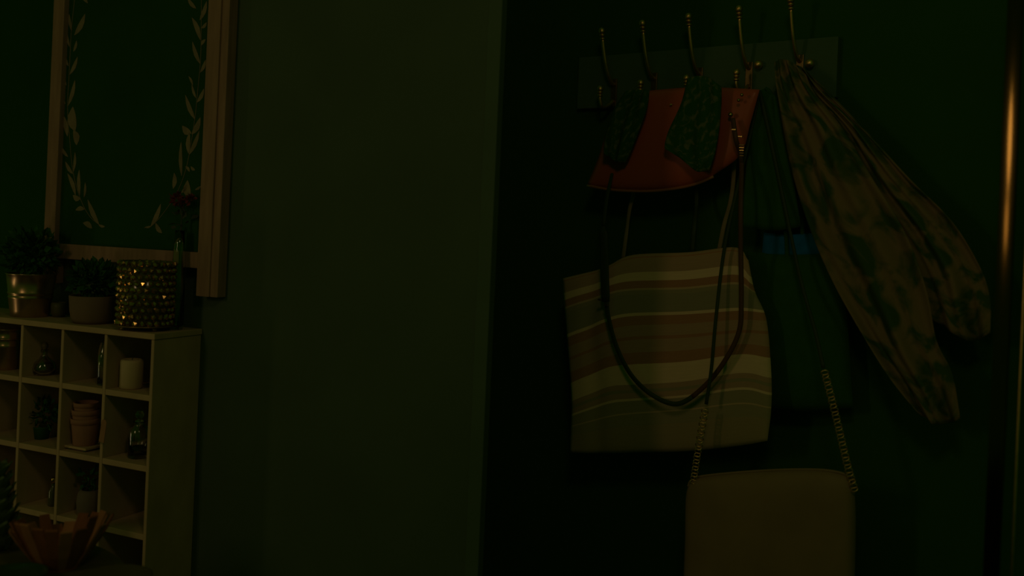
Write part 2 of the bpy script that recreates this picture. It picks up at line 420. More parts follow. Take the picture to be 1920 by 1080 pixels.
# galvanised bucket with a bushy plant
x = spx(56, .062, 590); p = S(x, .062, TOPZ)
bk = thing('potted_plant', 'galvanised metal bucket with a bushy dark plant on the left of the shelf top', 'plant', p)
h = 84*KT
lathe('bucket', bucket_prof(45*KT, 35*KT, h, (.45, .55)), M['galv'], bk)
lathe('soil', [(0, h*.9), (.044, h*.9)], M['soil'], bk)
bm = bmesh.new(); rnd = random.Random(2); add_leafs(bm, 420, (0.0, -.005, h+.050), .062, .036, .055, .022, rnd)
stuff(from_bm('foliage', bm, M['foliage'], bk))
bm = bmesh.new()
for k in range(7): add_tube(bm, [(0.01*math.cos(k), .01*math.sin(k), h*.88), (.03*math.cos(k), .03*math.sin(k), h+.06)], .0012, 5)
stuff(from_bm('stems', bm, M['foliage'], bk))
# small plain pot between
x = spx(110, .095, 590); p = S(x, .095, TOPZ)
sp_ = thing('small_pot', 'small dark round pot between the metal bucket and the pale ceramic pot', 'pot', p)
lathe('body', [(0, 0), (.013, 0), (.018, .012), (.019, .026), (.0175, .036), (.0165, .036), (.017, .025), (.012, .005), (0, .005)], M['dish'], sp_)
# ceramic pot with plant
x = spx(173, .06, 596); p = S(x, .06, TOPZ)
cp = thing('potted_plant', 'rounded pale ceramic pot with a dark leafy plant beside the glittering candle holder', 'plant', p)
h = 52*KT
lathe('pot', [(0, 0), (32*KT, 0), (37*KT, .008), (40*KT, h*.45), (42*KT, h-.002), (41*KT, h), (39.5*KT, h-.002), (37*KT, h*.4), (30*KT, .005), (0, .005)], M['ceramic'], cp)
lathe('soil', [(0, h*.86), (39*KT, h*.86)], M['soil'], cp)
bm = bmesh.new(); rnd = random.Random(5); add_leafs(bm, 320, (0, 0, h+.036), .046, .042, .040, .022, rnd)
stuff(from_bm('foliage', bm, M['foliage'], cp))
# crystal candle holder
x = spx(272, .046, 600); p = S(x, .046, TOPZ)
ch = thing('candle_holder', 'cylindrical candle holder covered in glittering amber crystal beads, on little feet', 'candle holder', p)
R = 50*KT; h = 124*KT; fz = 0.011
lathe('glass_cup', [(0, fz), (R*.92, fz), (R*.92, h), (R*.88, h), (R*.86, fz+.004), (0, fz+.004)], M['beadcup'], ch)
bm = bmesh.new(); bmesh.ops.create_icosphere(bm, subdivisions=1, radius=0.0072)
me = bpy.data.meshes.new('bead'); bm.to_mesh(me); bm.free()
rnd = random.Random(9); nb = 24; rowsn = 10
for j in range(rowsn):
    for k in range(nb):
        t = 2*PI*(k + .5*(j % 2))/nb
        o = link('bead', me, M['bead'], ch)
        o.location = (R*.94*math.cos(t), R*.94*math.sin(t), fz + .007 + j*(h-fz-.012)/(rowsn-1))
        o.rotation_euler = (rnd.uniform(0, 6), rnd.uniform(0, 6), rnd.uniform(0, 6)); s = rnd.uniform(.85, 1.08); o.scale = (s, s, s)
lathe('base_rim', [(R*.85, fz-.002), (R*1.0, fz-.002), (R*1.0, fz+.001), (R*.85, fz+.001)], M['bronze'], ch)
for k in range(4):
    t = PI/4 + k*PI/2
    lathe('foot', [(0, 0), (.004, .001), (.006, .005), (.004, .0095), (0, .0096)], M['bronze'], ch, 12, (R*.8*math.cos(t), R*.8*math.sin(t), 0))
# glass bud vase with a dried red flower, behind the candle holder
x = spx(336, .096, 470); p = S(x, .096, TOPZ)
bv = thing('bud_vase', 'slim clear glass vase holding a dried red flower in front of the black board', 'vase', p)
zv = lambda y: SH.pt(*[SH.loc(336, y, .088)[0], .088, SH.loc(336, y, .088)[1]]).z - TOPZ
ht = zv(432)
lathe('vase', [(0, 0), (.014, 0), (.016, .01), (.016, ht*.55), (.012, ht*.85), (.0105, ht), (.0095, ht), (.010, ht*.85), (.013, ht*.53), (.013, .008), (0, .008)], M['glass'], bv)
tube('flower_stem', catmull([(0, 0, .02), (.003, 0, ht), (-.003, .002, zv(385)), (-.010, .001, zv(372))], 14), .0013, M['bluestem'], bv, 6)
tube('flower_stem', catmull([(0, 0, .02), (.001, 0, ht), (.006, .002, zv(395)), (.021, .001, zv(374))], 14), .0011, M['bluestem'], bv, 6)
for cx, zc, s, seed in ((-.010, zv(374), .015, 1), (.021, zv(372), .012, 2)):
    bm = bmesh.new(); add_leafs(bm, 46, (cx, 0, zc), s*.45, s*.45, s*.6, s, random.Random(seed)); stuff(from_bm('flower_head', bm, M['flower'], bv))
bm = bmesh.new(); add_leafs(bm, 14, (0.004, 0, zv(410)), .02, .006, .03, .02, random.Random(6)); stuff(from_bm('dry_leaves', bm, M['bluestem'], bv))

# ------------------------------------------------------------------ things in the cells
K = mpp(.04)
# row one
x = spx(12, .06, 690)
mb = thing('metal_bucket', 'small galvanised metal bucket in the top row cell at the left end', 'bucket', S(x, .06, floorz[0]))
lathe('body', bucket_prof(25*K, 20*K, 82*K, (.58, .78)), M['galv'], mb)
lathe('handle', [(23*K, 60*K), (26*K, 61*K), (26*K, 63*K), (23*K, 64*K)], M['galv'], mb)
x = spx(82, .055, 705)
fl = thing('glass_flask', 'round bellied glass flask with a ball stopper in a top row cell', 'bottle', S(x, .055, floorz[0]))
lathe('flask', [(0, 0), (15*K, 0), (20*K, 4*K), (22*K, 13*K), (19*K, 24*K), (9*K, 33*K), (5*K, 38*K), (5*K, 47*K), (7*K, 49*K), (5*K, 50*K), (4*K, 48*K), (4*K, 38*K), (8*K, 31*K), (17*K, 23*K), (19*K, 13*K), (17*K, 5*K), (0, 3*K)], M['glass'], fl)
lathe('stopper', [(0, 46*K), (3.5*K, 47*K), (3.8*K, 51*K), (6*K, 55*K), (6*K, 59*K), (3*K, 63*K), (0, 63.5*K)], M['cork'], fl, 16)
lathe('filling', [(0, 4*K), (16*K, 6*K), (18*K, 13*K), (15*K, 21*K), (0, 22*K)], M['liquid'], fl)
x = spx(195, .035, 728)
gb = thing('glass_bottle', 'slim clear bottle with raffia round its neck, leaning near the cell divider', 'bottle', S(x-.006, .035, floorz[0]))
lathe('bottle', [(0, 0), (8*K, 0), (9.5*K, 3*K), (10*K, 40*K), (10*K, 55*K), (5*K, 66*K), (4*K, 78*K), (5*K, 80*K), (4*K, 81*K), (3*K, 78*K), (4*K, 65*K), (8*K, 54*K), (8*K, 4*K), (0, 3*K)], M['glass'], gb, 24)
bm = bmesh.new(); rnd = random.Random(4)
for k in range(16):
    t = rnd.uniform(0, 6.28)
    add_tube(bm, catmull([(0, 0, 78*K), (5*K*math.cos(t), 5*K*math.sin(t), 72*K+rnd.uniform(0, 10*K)), (9*K*math.cos(t), 9*K*math.sin(t), 58*K+rnd.uniform(-4*K, 8*K))], 6), .0008, 5)
stuff(from_bm('raffia', bm, M['twine'], gb))
x = spx(245, .045, 738)
pc = thing('pillar_candle', 'plain cream pillar candle in the top row cell at the right end', 'candle', S(x, .045, floorz[0]))
lathe('wax', [(0, 0), (18*K, 0), (20.5*K, 2*K), (20.5*K, 48*K), (19.5*K, 52*K), (16*K, 54*K), (12*K, 51*K), (0, 50*K)], M['wax'], pc)
tube('wick', [(0, 0, 50*K), (.0005, 0, 54*K), (.002, 0, 57*K)], .0008, M['wick'], pc, 6)
# row two
x = spx(78, .06, 810)
pl = thing('small_plant', 'little dark green plant in a low pot in the middle row', 'plant', S(x, .06, floorz[1]))
lathe('pot', [(0, 0), (.016, 0), (.021, .028), (.022, .03), (.019, .03), (.015, .004), (0, .004)], M['black'], pl, 24)
bm = bmesh.new(); add_leafs(bm, 120, (0, 0, .062), .028, .028, .032, .02, random.Random(11)); stuff(from_bm('foliage', bm, M['foliage2'], pl))
x = spx(162, .05, 838)
tr = thing('wooden_coaster', 'flat wooden slab under the stack of terracotta pots', 'slab', S(x+.002, .05, floorz[1]), SH.rot())
box('slab', -.034, .034, -.035, .035, .004, .0095, M['shelf'], tr)
box('foot', -.026, -.020, -.03, .03, 0, .0039, M['shelf_back'], tr); box('foot', .020, .026, -.03, .03, 0, .0039, M['shelf_back'], tr)
zbase = floorz[1] + .0097
def cup(z, label, grp='stacked terracotta pots'):
    o = thing('terracotta_pot', label, 'pot', S(x - .001, .045, z), 0, grp)
    lathe('body', [(0, 0), (20*K, 0), (21*K, 1*K), (25.2*K, 44*K), (25*K, 45*K), (23.6*K, 44*K), (19.4*K, 2.5*K), (0, 2.5*K)], M['terracotta'], o)
    lathe('rim', [(24.6*K, 40*K), (26.2*K, 40.5*K), (26.8*K, 50*K), (25.4*K, 50.5*K), (24*K, 49*K), (24*K, 41*K)], M['terracotta'], o)
    return o
cup(zbase, 'lowest and largest showing pot of the terracotta stack in the middle row')
cup(zbase + 18.5*K, 'middle pot nested in the terracotta stack, only its rim band showing').scale = (.955,)*3
cup(zbase + 37*K, 'topmost pot nested in the terracotta stack').scale = (.86,)*3
# tag hanging on the divider
q = SH.w(193, 808, -.004)
tg = thing('price_tag', 'kraft paper tag hanging from a string on the front of the divider', 'tag', q, SH.rot())
bm = bmesh.new(); w, hh = 6.2*K, 21*K
pts = [(-w, -hh), (w, -hh), (w, hh*.8), (w*.55, hh), (-w*.55, hh), (-w, hh*.8)]
fr = [bm.verts.new((a, -.0006, b)) for a, b in pts]; re_ = [bm.verts.new((a, .0006, b)) for a, b in pts]
bm.faces.new(fr); bm.faces.new(re_[::-1])
for i in range(6): bm.faces.new((fr[i], re_[i], re_[(i+1) % 6], fr[(i+1) % 6]))
o = from_bm('card', bm, M['tag'], tg); o.rotation_euler = (0, .13, 0)
tube('string', [(.003, 0, hh*.9), (.004, .001, hh*1.25), (.003, .002, hh*1.4)], .0006, M['twine'], tg, 5)
bm = bmesh.new()
for k in range(7): add_tube(bm, [((k-3)*w*.28 - .004, 0, -hh*.98), ((k-3)*w*.33 - .0045, -.0005, -hh*1.12)], .0004, 4)
stuff(from_bm('fringe', bm, M['twine'], tg))
x = spx(258, .05, 868)
jr = thing('stoppered_jar', 'clear glass apothecary jar with a glass stopper in the middle row at the right end', 'jar', S(x, .05, floorz[1]))
lathe('jar', [(0, 0), (17*K, 0), (18.5*K, 3*K), (18.5*K, 48*K), (16*K, 55*K), (10*K, 59*K), (9*K, 64*K), (11.5*K, 66*K), (11*K, 67*K), (8*K, 65*K), (8.5*K, 58*K), (14*K, 54*K), (16.8*K, 47*K), (16.8*K, 5*K), (0, 4*K)], M['glass'], jr)
lathe('stopper', [(0, 60*K), (7*K, 61*K), (7.5*K, 68*K), (4*K, 70*K), (4*K, 72*K), (7*K, 75*K), (8*K, 80*K), (5*K, 85*K), (0, 86*K)], M['glass'], jr, 24)
lathe('filling', [(0, 5.2*K), (15*K, 5.4*K), (15.4*K, 12*K), (0, 13*K)], M['black'], jr)
# row three
x = spx(100, .05, 935)
vb = thing('vial', 'small dark glass vial with a metal cap in the bottom row', 'bottle', S(x, .05, floorz[2]))
lathe('body', [(0, 0), (9*K, 0), (10*K, 2*K), (10*K, 28*K), (5*K, 36*K), (4.5*K, 44*K), (0, 44*K)], M['beadcup'], vb, 24)
lathe('cap', [(0, 43.5*K), (5.4*K, 43.5*K), (5.4*K, 53*K), (4.6*K, 54*K), (0, 54*K)], M['gold'], vb, 20)
x = spx(168, .045, 965)
gp = thing('potted_plant', 'round grey ceramic pot with a few small leaves in the bottom row', 'plant', S(x, .045, floorz[2]))
zz = SH.pt(x, .045, SH.loc(168, 966, .045)[1]).z - floorz[2]
lathe('pot', [(0, 0), (17*K, 0), (23*K, 8*K), (24.5*K, 26*K), (22*K, 42*K), (17*K, 48*K), (15.5*K, 48*K), (20*K, 40*K), (22*K, 26*K), (16*K, 3*K), (0, 3*K)], M['greyceramic'], gp)
bm = bmesh.new(); add_leafs(bm, 40, (0, 0, 68*K), 22*K, 20*K, 18*K, .016, random.Random(21)); stuff(from_bm('foliage', bm, M['foliage2'], gp))
bm = bmesh.new()
for k in range(5): add_tube(bm, [(0, 0, 40*K), (12*K*math.cos(k*1.3), 10*K*math.sin(k*1.3), 70*K)], .0008, 5)
stuff(from_bm('stems', bm, M['foliage2'], gp))

# ------------------------------------------------------------------ table in front of the shelf
TZ = 0.735
def on_table(px, py): r = ray(px, py); return EYE + r*((TZ - EYE.z)/r.z)
tb = thing('side_table', 'small round dark wooden table set in front of the cubby shelf', 'table', (-1.0, 1.62, 0))
lathe('table_top', [(0, TZ-.026), (.352, TZ-.026), (.359, TZ-.020), (.36, TZ-.006), (.354, TZ), (0, TZ)], M['table'], tb, 72, smooth=False)
lathe('pedestal', [(0, .03), (.035, .03), (.028, .2), (.024, .45), (.030, .62), (.06, TZ-.0265), (0, TZ-.0265)], M['table'], tb, 24)
lathe('foot', [(0, 0), (.20, 0), (.205, .008), (.10, .022), (.04, .0295), (0, .0295)], M['table'], tb, 40)
# slatted bowl
p = on_table(112, 1062); KB = p.y / F
sb = thing('slat_bowl', 'orange bowl of flaring wooden slats with uneven tops on the table', 'bowl', p)
lathe('base', [(0, 0), (36*KB, 0), (37*KB, 3*KB), (34*KB, 5*KB), (0, 5*KB)], M['orange'], sb)
rnd = random.Random(3); ns = 22
for k in range(ns):
    t = 2*PI*k/ns + .1
    top = (85 + rnd.uniform(-3, 5))*KB; hz = (76 + 18*(.43*math.cos(t)-.9*math.sin(t)) + rnd.choice((-4, 0, 4, 14, 18)))*KB; w0 = 6.2*KB; w1 = (11.8 + rnd.uniform(-1, .5))*KB
    bm = bmesh.new(); d = Vector((math.cos(t), math.sin(t), 0)); s = Vector((-math.sin(t), math.cos(t), 0))
    rows_ = []
    for f in (0, .35, .7, 1):
        rr = 34*KB + (top-34*KB)*(f**.85); zz = 3*KB + (hz-3*KB)*f; w = (w0 + (w1-w0)*min(1, f*1.25))*(1 if f < .9 else .82)
        c = d*rr + Vector((0, 0, zz)); nrm = (d*.7 - Vector((0, 0, .7)))*.0016
        rows_.append([bm.verts.new(c + s*w + nrm), bm.verts.new(c - s*w + nrm), bm.verts.new(c - s*w - nrm), bm.verts.new(c + s*w - nrm)])
    for a, b in zip(rows_, rows_[1:]):
        for i in range(4): bm.faces.new((a[i], a[(i+1) % 4], b[(i+1) % 4], b[i]))
    bm.faces.new(rows_[0]); bm.faces.new(rows_[-1][::-1])
    from_bm('slat', bm, M['orange_in'] if k % 3 == 0 else M['orange'], sb)
# pale leafy ornament at the left edge
p = on_table(-22, 1030); KL = p.y / F
lf = thing('leafy_ornament', 'pale leafy rosette ornament at the left edge of the table', 'ornament', p)
lathe('core', [(0, 0), (30*KL, 0), (34*KL, 20*KL), (30*KL, 90*KL), (14*KL, 165*KL), (0, 176*KL)], M['petal'], lf)
bm = bmesh.new()
prof = [(0, .25), (.3, .8), (.6, 1), (.85, .6), (1, .05)]
vv = []
for f, w in prof:
    y = .000 + .012*math.sin(f*2.2); vv.append((bm.verts.new((-w*.016, -.004-f*.020, f*.040)), bm.verts.new((0, -.008-f*.022, f*.041)), bm.verts.new((w*.016, -.004-f*.020, f*.040))))
for a, b in zip(vv, vv[1:]): bm.faces.new((a[0], a[1], b[1], b[0])); bm.faces.new((a[1], a[2], b[2], b[1]))
me = bpy.data.meshes.new('leaf'); bm.to_mesh(me); bm.free()
for j in range(7):
    for k in range(9):
        t = 2*PI*(k + .5*(j % 2))/9
        o = link('leaf', me, M['petal'], lf); rr = (31 - j*2.6)*KL
        o.location = (rr*math.sin(t), -rr*math.cos(t), (4 + j*22)*KL); o.rotation_euler = (0, 0, t); s = 1 - j*.05; o.scale = (s, s, s)
# glass dish and dark dish
p = on_table(28, 1098)
gd = thing('glass_dish', 'shallow green glass dish with a shiny rim on the table below the slat bowl', 'dish', p)
lathe('bowl', [(0, 0), (.028, 0), (.034, .004), (.052, .020), (.0535, .022), (.052, .0235), (.049, .021), (.030, .007), (0, .006)], M['greenglass'], gd, 40)
p = on_table(215, 1100)
dd = thing('shallow_dish', 'brown shallow dish on the table at the right of the slat bowl', 'dish', p)
lathe('plate', [(0, 0), (.034, 0), (.036, .003), (.062, .016), (.0635, .018), (.061, .0185), (.036, .007), (0, .006)], M['dish'], dd, 40)

# ------------------------------------------------------------------ hook rail on the dark wall
hr = thing('coat_hook_rail', 'grey painted board on the dark wall carrying a row of brass double coat hooks', 'hook rail', WL.o, WL.rot())
bx0 = WL.loc(1085, 120)[0]; bx1, bz1 = WL.loc(1572, 68); bz0 = WL.loc(1572, 182)[1]
bz1 = WL.loc(1400, 82)[1]
box('rail_board', bx0, bx1, 0, WB-.0005, bz0, bz1, M['railboard'], hr, .002)
def hook(bpx, bpy_, knob):
    x, z = WL.loc(bpx, bpy_)
    hk = bpy.data.objects.new('coat_hook', None); COL.objects.link(hk); hk.parent = hr; hk.location = (x, 0, z); hk.empty_display_size = .02
    KH = WL.w(bpx, bpy_).y / F
    box('back_plate', -.009, .009, -.004, -.0002, -.045, .028, M['bronze'], hk, .0015)
    up = catmull([(0, -.004, .012), (-.001, -.022, .020), (-.002, -.044, .055), (-.003, -.058, .095), (-.003, -.066, .122)], 16)
    tube('upper_prong', up, [.0052 - .0012*i/16 for i in range(17)], M['brass'], hk, 10)
    bm = bmesh.new(); dirv = (up[-1]-up[-4]).normalized()
    for i, (r, s) in enumerate(((.0074, 0), (.0080, .009), (.0088, .020))):
        m4 = Matrix.Translation(up[-1] + dirv*s)
        bmesh.ops.create_uvsphere(bm, u_segments=14, v_segments=8, radius=r, matrix=m4 @ Matrix.Diagonal((1, 1, .55 if i < 2 else 1.1, 1)))
    from_bm('tip', bm, M['brass'], hk, smooth=True)
    lo = catmull([(0, -.004, -.030), (-.001, -.025, -.045), (-.004, -.050, -.054), (-.006, -.060, -.036), (-.006, -.062, -.024)], 16)
    tube('lower_prong', lo, [.0045 - .001*i/16 for i in range(17)], M['brass'], hk, 10)
    bm = bmesh.new()
    for i, (r, s) in enumerate(((.0070, 0), (.0074, .008), (.0084, .017))):
        bmesh.ops.create_uvsphere(bm, u_segments=14, v_segments=8, radius=r, matrix=Matrix.Translation(lo[-1] + Vector((0, 0, s))) @ Matrix.Diagonal((1, 1, .55 if i < 2 else 1.1, 1)))
    from_bm('tip', bm, M['brass'], hk, smooth=True)
    if knob:
        o = lathe('knob', [(0, .022), (.006, .0205), (.0105, .014), (.009, .006), (.0045, .003), (.0045, 0), (0, 0)], M['knob'], hk, 20, (.027, -.0002, .018 if bpx < 1450 else .004))
        o.rotation_euler = (PI/2, 0, 0)
for bpx, bpy_, kn in ((1152, 168, False), (1227, 157, False), (1312, 148, False), (1405, 138, True), (1500, 125, True)): hook(bpx, bpy_, kn)

# ------------------------------------------------------------------ bags and cloths on the hooks
def B(px, py, d): return WL.w(px, py, d)
def hang(name, label, cat, px, py, d):
    return thing(name, label, cat, B(px, py, d))
# red handbag
D = -0.100
rb = hang('red_handbag', 'glossy red handbag with a trapezoid body hanging behind leopard print cloth', 'handbag', 1285, 160, D); O = rb.location
loft('body', [[(1166, 186), (1205, 172), (1290, 164), (1350, 164), (1424, 168)], [(1140, 240), (1200, 235), (1280, 230), (1345, 225), (1407, 230)],
              [(1120, 300), (1190, 300), (1260, 298), (1315, 295), (1388, 290)], [(1101, 347), (1165, 356), (1225, 356), (1280, 350), (1336, 330)]],
     WL, D, M['red'], rb, 30, 24, .020, .018, orig=O)
tube('handle', catmull([B(x, y, D+.004) - O for x, y in ((1306, 172), (1311, 152), (1322, 146), (1333, 152), (1338, 172))], 16), .0035, M['strap'], rb, 8)
bm = bmesh.new(); pp = [B(x, y, D) - O for x, y in ((1101, 348), (1140, 355), (1180, 358), (1225, 358), (1275, 352), (1310, 343), (1338, 331))]
add_tube(bm, catmull(pp, 30), .0038, 8); from_bm('piping', bm, M['redpipe'], rb, smooth=True)
for x, y in ((1258, 196),):
    o = box('stud', -.003, .003, -.002, .002, -.0015, .0015, M['gold'], rb, .0004); o.location = B(x, y, D-.022) - O
for x, y, r in ((1391, 178, .004), (1385, 188, .004), (1370, 215, .0058)):
    bm = bmesh.new(); bmesh.ops.create_uvsphere(bm, u_segments=14, v_segments=8, radius=r); o = from_bm('clasp', bm, M['gold'], rb, smooth=True); o.location = B(x, y, D-.030) - O
DS = -0.165
rt = [B(x, y, d) - O for x, y, d in ((1374, 222, D-.035), (1380, 262, D-.04), (1390, 300, -.12), (1389, 380, DS), (1389, 470, DS), (1390, 560, DS), (1386, 620, DS), (1360, 675, DS), (1320, 725, DS), (1272, 757, DS))]
lt = [B(x, y, DS) - O for x, y in ((1272, 757), (1225, 742), (1185, 705), (1158, 655), (1142, 600), (1136, 555), (1133, 500), (1131, 424))]
loop_ = catmull(rt + lt[1:], 136)
tube('strap', loop_[:73], .0058, M['redstrap'], rb, 10, .45, WL.ey)
tube('strap', loop_[72:], .0058, M['strap'], rb, 10, .45, WL.ey)
tube('strap_pad', catmull([B(x, y, DS) - O for x, y in ((1131, 428), (1133, 470), (1134, 520), (1136, 566))], 12), [.006]+[.0118]*11+[.010], M['strap'], rb, 10, .35, WL.ey)
tube('strap', catmull([B(1131, 424, DS) - O, B(1140, 360, DS+.02) - O, B(1160, 280, D+.035) - O, B(1190, 190, D+.04) - O], 20), .0050, M['strap'], rb, 10, .45, WL.ey)
for x, y in ((1376, 243), (1388, 256)):
    o = box('strap_ring', -.0055, .0055, -.0016, .0016, -.0018, .0018, M['gold'], rb, .0007); o.location = B(x, y, D-.044) - O; o.rotation_euler = (0, .06, WL.rot())
for i in range(5):
    o = box('buckle', -.0065+.0004*i, .0065-.0004*i, -.0022, .0022, -.0015, .0015, M['gold'] if i in (1, 2) else M['bronze'], rb, .0006); o.location = B(1391, 272+i*5, D-.048) - O; o.rotation_euler = (0, .05, WL.rot())
for x, y in ((1125, 562), (1137, 572)):
    o = box('buckle', -.005, .005, -.003, .003, -.0022, .0022, M['bronze'], rb, .0008); o.location = B(x, y, DS-.006) - O; o.rotation_euler = (0, .1, WL.rot())
# leopard cloths
DLp = -0.150
def wr(u, v): return .004*math.sin(9*u + 2*v) + .003*math.sin(17*u - 5*v)
lp = hang('leopard_scarf', 'dark leopard print scarf tail hanging over the left side of the red handbag', 'scarf', 1190, 165, DLp)
loft('cloth', [[(1172, 172), (1190, 168), (1205, 168), (1217, 170)], [(1150, 205), (1170, 208), (1190, 208), (1212, 205)], [(1136, 250), (1155, 252), (1175, 252), (1196, 250)],
               [(1134, 285), (1148, 292), (1162, 294), (1180, 288)], [(1136, 288), (1146, 298), (1158, 304), (1170, 304)]], WL, DLp, M['leopard'], lp, 18, 24, .004, .004, wr, orig=lp.location)
lp = hang('leopard_scarf', 'wider dark leopard print scarf tail hanging over the middle of the red handbag', 'scarf', 1320, 165, DLp)
loft('cloth', [[(1288, 150), (1308, 142), (1330, 146), (1352, 162)], [(1276, 195), (1300, 195), (1328, 195), (1352, 195)], [(1254, 245), (1285, 250), (1318, 250), (1348, 245)],
               [(1248, 275), (1280, 292), (1315, 298), (1340, 285)], [(1254, 282), (1282, 303), (1308, 322), (1328, 318)]], WL, DLp, M['leopard'], lp, 20, 26, .004, .004, wr, orig=lp.location)
# black handbag hanging behind, with blue lining at its mouth
D2 = -0.040
bb = hang('black_bag', 'large black bag hanging behind the striped tote, blue lining showing at its mouth', 'bag', 1450, 180, D2); O = bb.location
loft('body', [[(1400, 472), (1450, 474), (1510, 474), (1575, 470)], [(1395, 620), (1450, 622), (1510, 622), (1590, 620)], [(1392, 760), (1450, 770), (1520, 772), (1600, 764)]],
     WL, D2, M['black'], bb, 22, 20, .03, .025, orig=O)
loft('lining', [[(1432, 436), (1470, 440), (1510, 438), (1552, 434)], [(1430, 460), (1470, 462), (1510, 462), (1555, 458)], [(1428, 480), (1470, 482), (1510, 482), (1556, 478)]],
     WL, D2, M['blue'], bb, 14, 8, .004, .004, orig=O)
tube('handle', catmull([B(x, y, D2-.004) - O for x, y in ((1476, 492), (1474, 440), (1462, 380), (1448, 280), (1436, 190), (1430, 168))], 30), .0055, M['black'], bb, 8, .5, WL.ey)
tube('handle', catmull([B(x, y, D2+.002) - O for x, y in ((1508, 476), (1498, 380), (1468, 260), (1446, 180), (1434, 166))], 30), .0055, M['black'], bb, 8, .5, WL.ey)
# dark folded shawl filling the gap between the red bag and the floral scarf
D3 = -0.064
bs = hang('black_shawl', 'plain black shawl hanging between the red handbag and the floral scarf', 'shawl', 1430, 165, D3)
loft('cloth', [[(1408, 178), (1425, 170), (1445, 174), (1462, 185)], [(1402, 260), (1425, 262), (1450, 262), (1474, 260)], [(1398, 340), (1425, 345), (1460, 345), (1488, 340)],
               [(1392, 425), (1425, 430), (1462, 432), (1500, 425)]], WL, D3, M['black'], bs, 18, 24, .006, .004, wr, orig=bs.location)
# striped tote
DT = -0.120
tt = hang('striped_tote', 'striped cream and brown canvas tote bag hanging below the red handbag', 'bag', 1270, 470, DT); O = tt.location
def tw(u, v): return .012*math.exp(-((u-.22)/.07)**2)*(-1)*(1-.5*v) + .004*math.sin(7*u+1)
loft('body', [[(1057, 522), (1100, 511), (1140, 498), (1185, 478), (1290, 473), (1380, 464), (1404, 488)],
              [(1060, 575), (1100, 562), (1140, 549), (1185, 540), (1290, 537), (1385, 528), (1416, 545)],
              [(1066, 650), (1100, 637), (1140, 620), (1185, 609), (1290, 605), (1390, 598), (1438, 600)],
              [(1073, 745), (1110, 730), (1150, 715), (1190, 712), (1290, 706), (1395, 690), (1447, 700)],
              [(1072, 800), (1110, 790), (1150, 780), (1190, 775), (1290, 768), (1395, 756), (1447, 765)],
              [(1070, 848), (1110, 850), (1150, 850), (1190, 849), (1290, 846), (1390, 835), (1440, 826)]],
     WL, DT, M['stripes'], tt, 44, 44, .018, .025, tw, orig=O)
for pts in ([(1168, 486), (1174, 440), (1180, 395), (1190, 340), (1197, 180)], [(1348, 470), (1358, 420), (1370, 375), (1376, 320), (1378, 180)], [(1298, 474), (1302, 420), (1306, 380), (1304, 300), (1290, 180)]):
    pw = [B(x, y, DT+.012 if k < 2 else D+.045) - O for k, (x, y) in enumerate(pts)]
    tube('handle', catmull(pw, 24), .0055, M['canvas'] if pts[0][0] != 1298 else M['strap'], tt, 8, .35, WL.ey)
# tan crossbody
DC = -0.175
tn = hang('tan_crossbody', 'tan leather crossbody bag with a gold chain strap hanging lowest of the bags', 'handbag', 1445, 890, DC); O = tn.location
loft('body', [[(1296, 900), (1330, 892), (1440, 883), (1540, 882), (1592, 893)], [(1286, 930), (1340, 930), (1440, 928), (1540, 926), (1602, 925)], [(1284, 1010), (1350, 1010), (1440, 1010), (1540, 1008), (1604, 1005)],
              [(1282, 1120), (1350, 1120), (1440, 1120), (1540, 1118), (1600, 1115)], [(1296, 1168), (1350, 1180), (1440, 1184), (1540, 1178), (1588, 1160)]], WL, DC, M['tan'], tn, 34, 30, .030, .025, power=.35, orig=O)
bm = bmesh.new(); add_tube(bm, catmull([B(x, y, DC) - O for x, y in ((1290, 912), (1298, 899), (1330, 891), (1440, 882), (1540, 881), (1592, 892), (1602, 908))], 40), .0026, 8)
from_bm('piping', bm, M['tan'], tn, smooth=True)
bm = bmesh.new()                                   # one oval chain link
ring = [Vector((.0075*math.cos(2*PI*k/14), 0, .0052*math.sin(2*PI*k/14))) for k in range(14)]
vr = []
for k in range(14):
    c = ring[k]; n = Vector((c.x, 0, c.z)).normalized()
    vr.append([bm.verts.new(c + n*(.0015*math.cos(a)) + Vector((0, .0015*math.sin(a), 0))) for a in (0, PI/3, 2*PI/3, PI, 4*PI/3, 5*PI/3)])
for k in range(14):
    for i in range(6): bm.faces.new((vr[k][i], vr[(k+1) % 14][i], vr[(k+1) % 14][(i+1) % 6], vr[k][(i+1) % 6]))
bmesh.ops.recalc_face_normals(bm, faces=bm.faces)
lm = bpy.data.meshes.new('chain_link'); bm.to_mesh(lm); bm.free()
for p in lm.polygons: p.use_smooth = True
for pts in ([(1300, 903), (1308, 850), (1318, 790), (1324, 760)], [(1602, 918), (1588, 868), (1572, 800), (1556, 735), (1544, 690)]):
    cv = catmull([B(x, y, DC-.008) - O for x, y in pts], 200)
    ln = [0]
    for a, b in zip(cv, cv[1:]): ln.append(ln[-1] + (b-a).length)
    nlk = int(ln[-1]/.0078)
    for k in range(nlk):
        t = k*.0078; i = min(range(len(ln)), key=lambda q: abs(ln[q]-t)); i2 = min(i+2, 200)
        o = link('chain_link', lm, M['chainmetal'], tn); o.location = cv[i]
        dv = (cv[i2]-cv[max(0, i2-4)]); o.rotation_euler = (.35 if k % 2 else -.75, math.atan2(dv.dot(WL.ex), dv.z) * 1.0, WL.rot()+(.25 if k % 2 else -.25))
tube('strap', catmull([B(1324, 758, DC-.006) - O, B(1334, 690, DC-.006) - O, B(1342, 600, DC) - O, B(1356, 480, DC+.02) - O, B(1376, 380, DC+.03) - O, B(1405, 260, D+.02) - O, B(1424, 170, D+.03) - O], 40), .0042, M['strap'], tn, 8, .5, WL.ey)
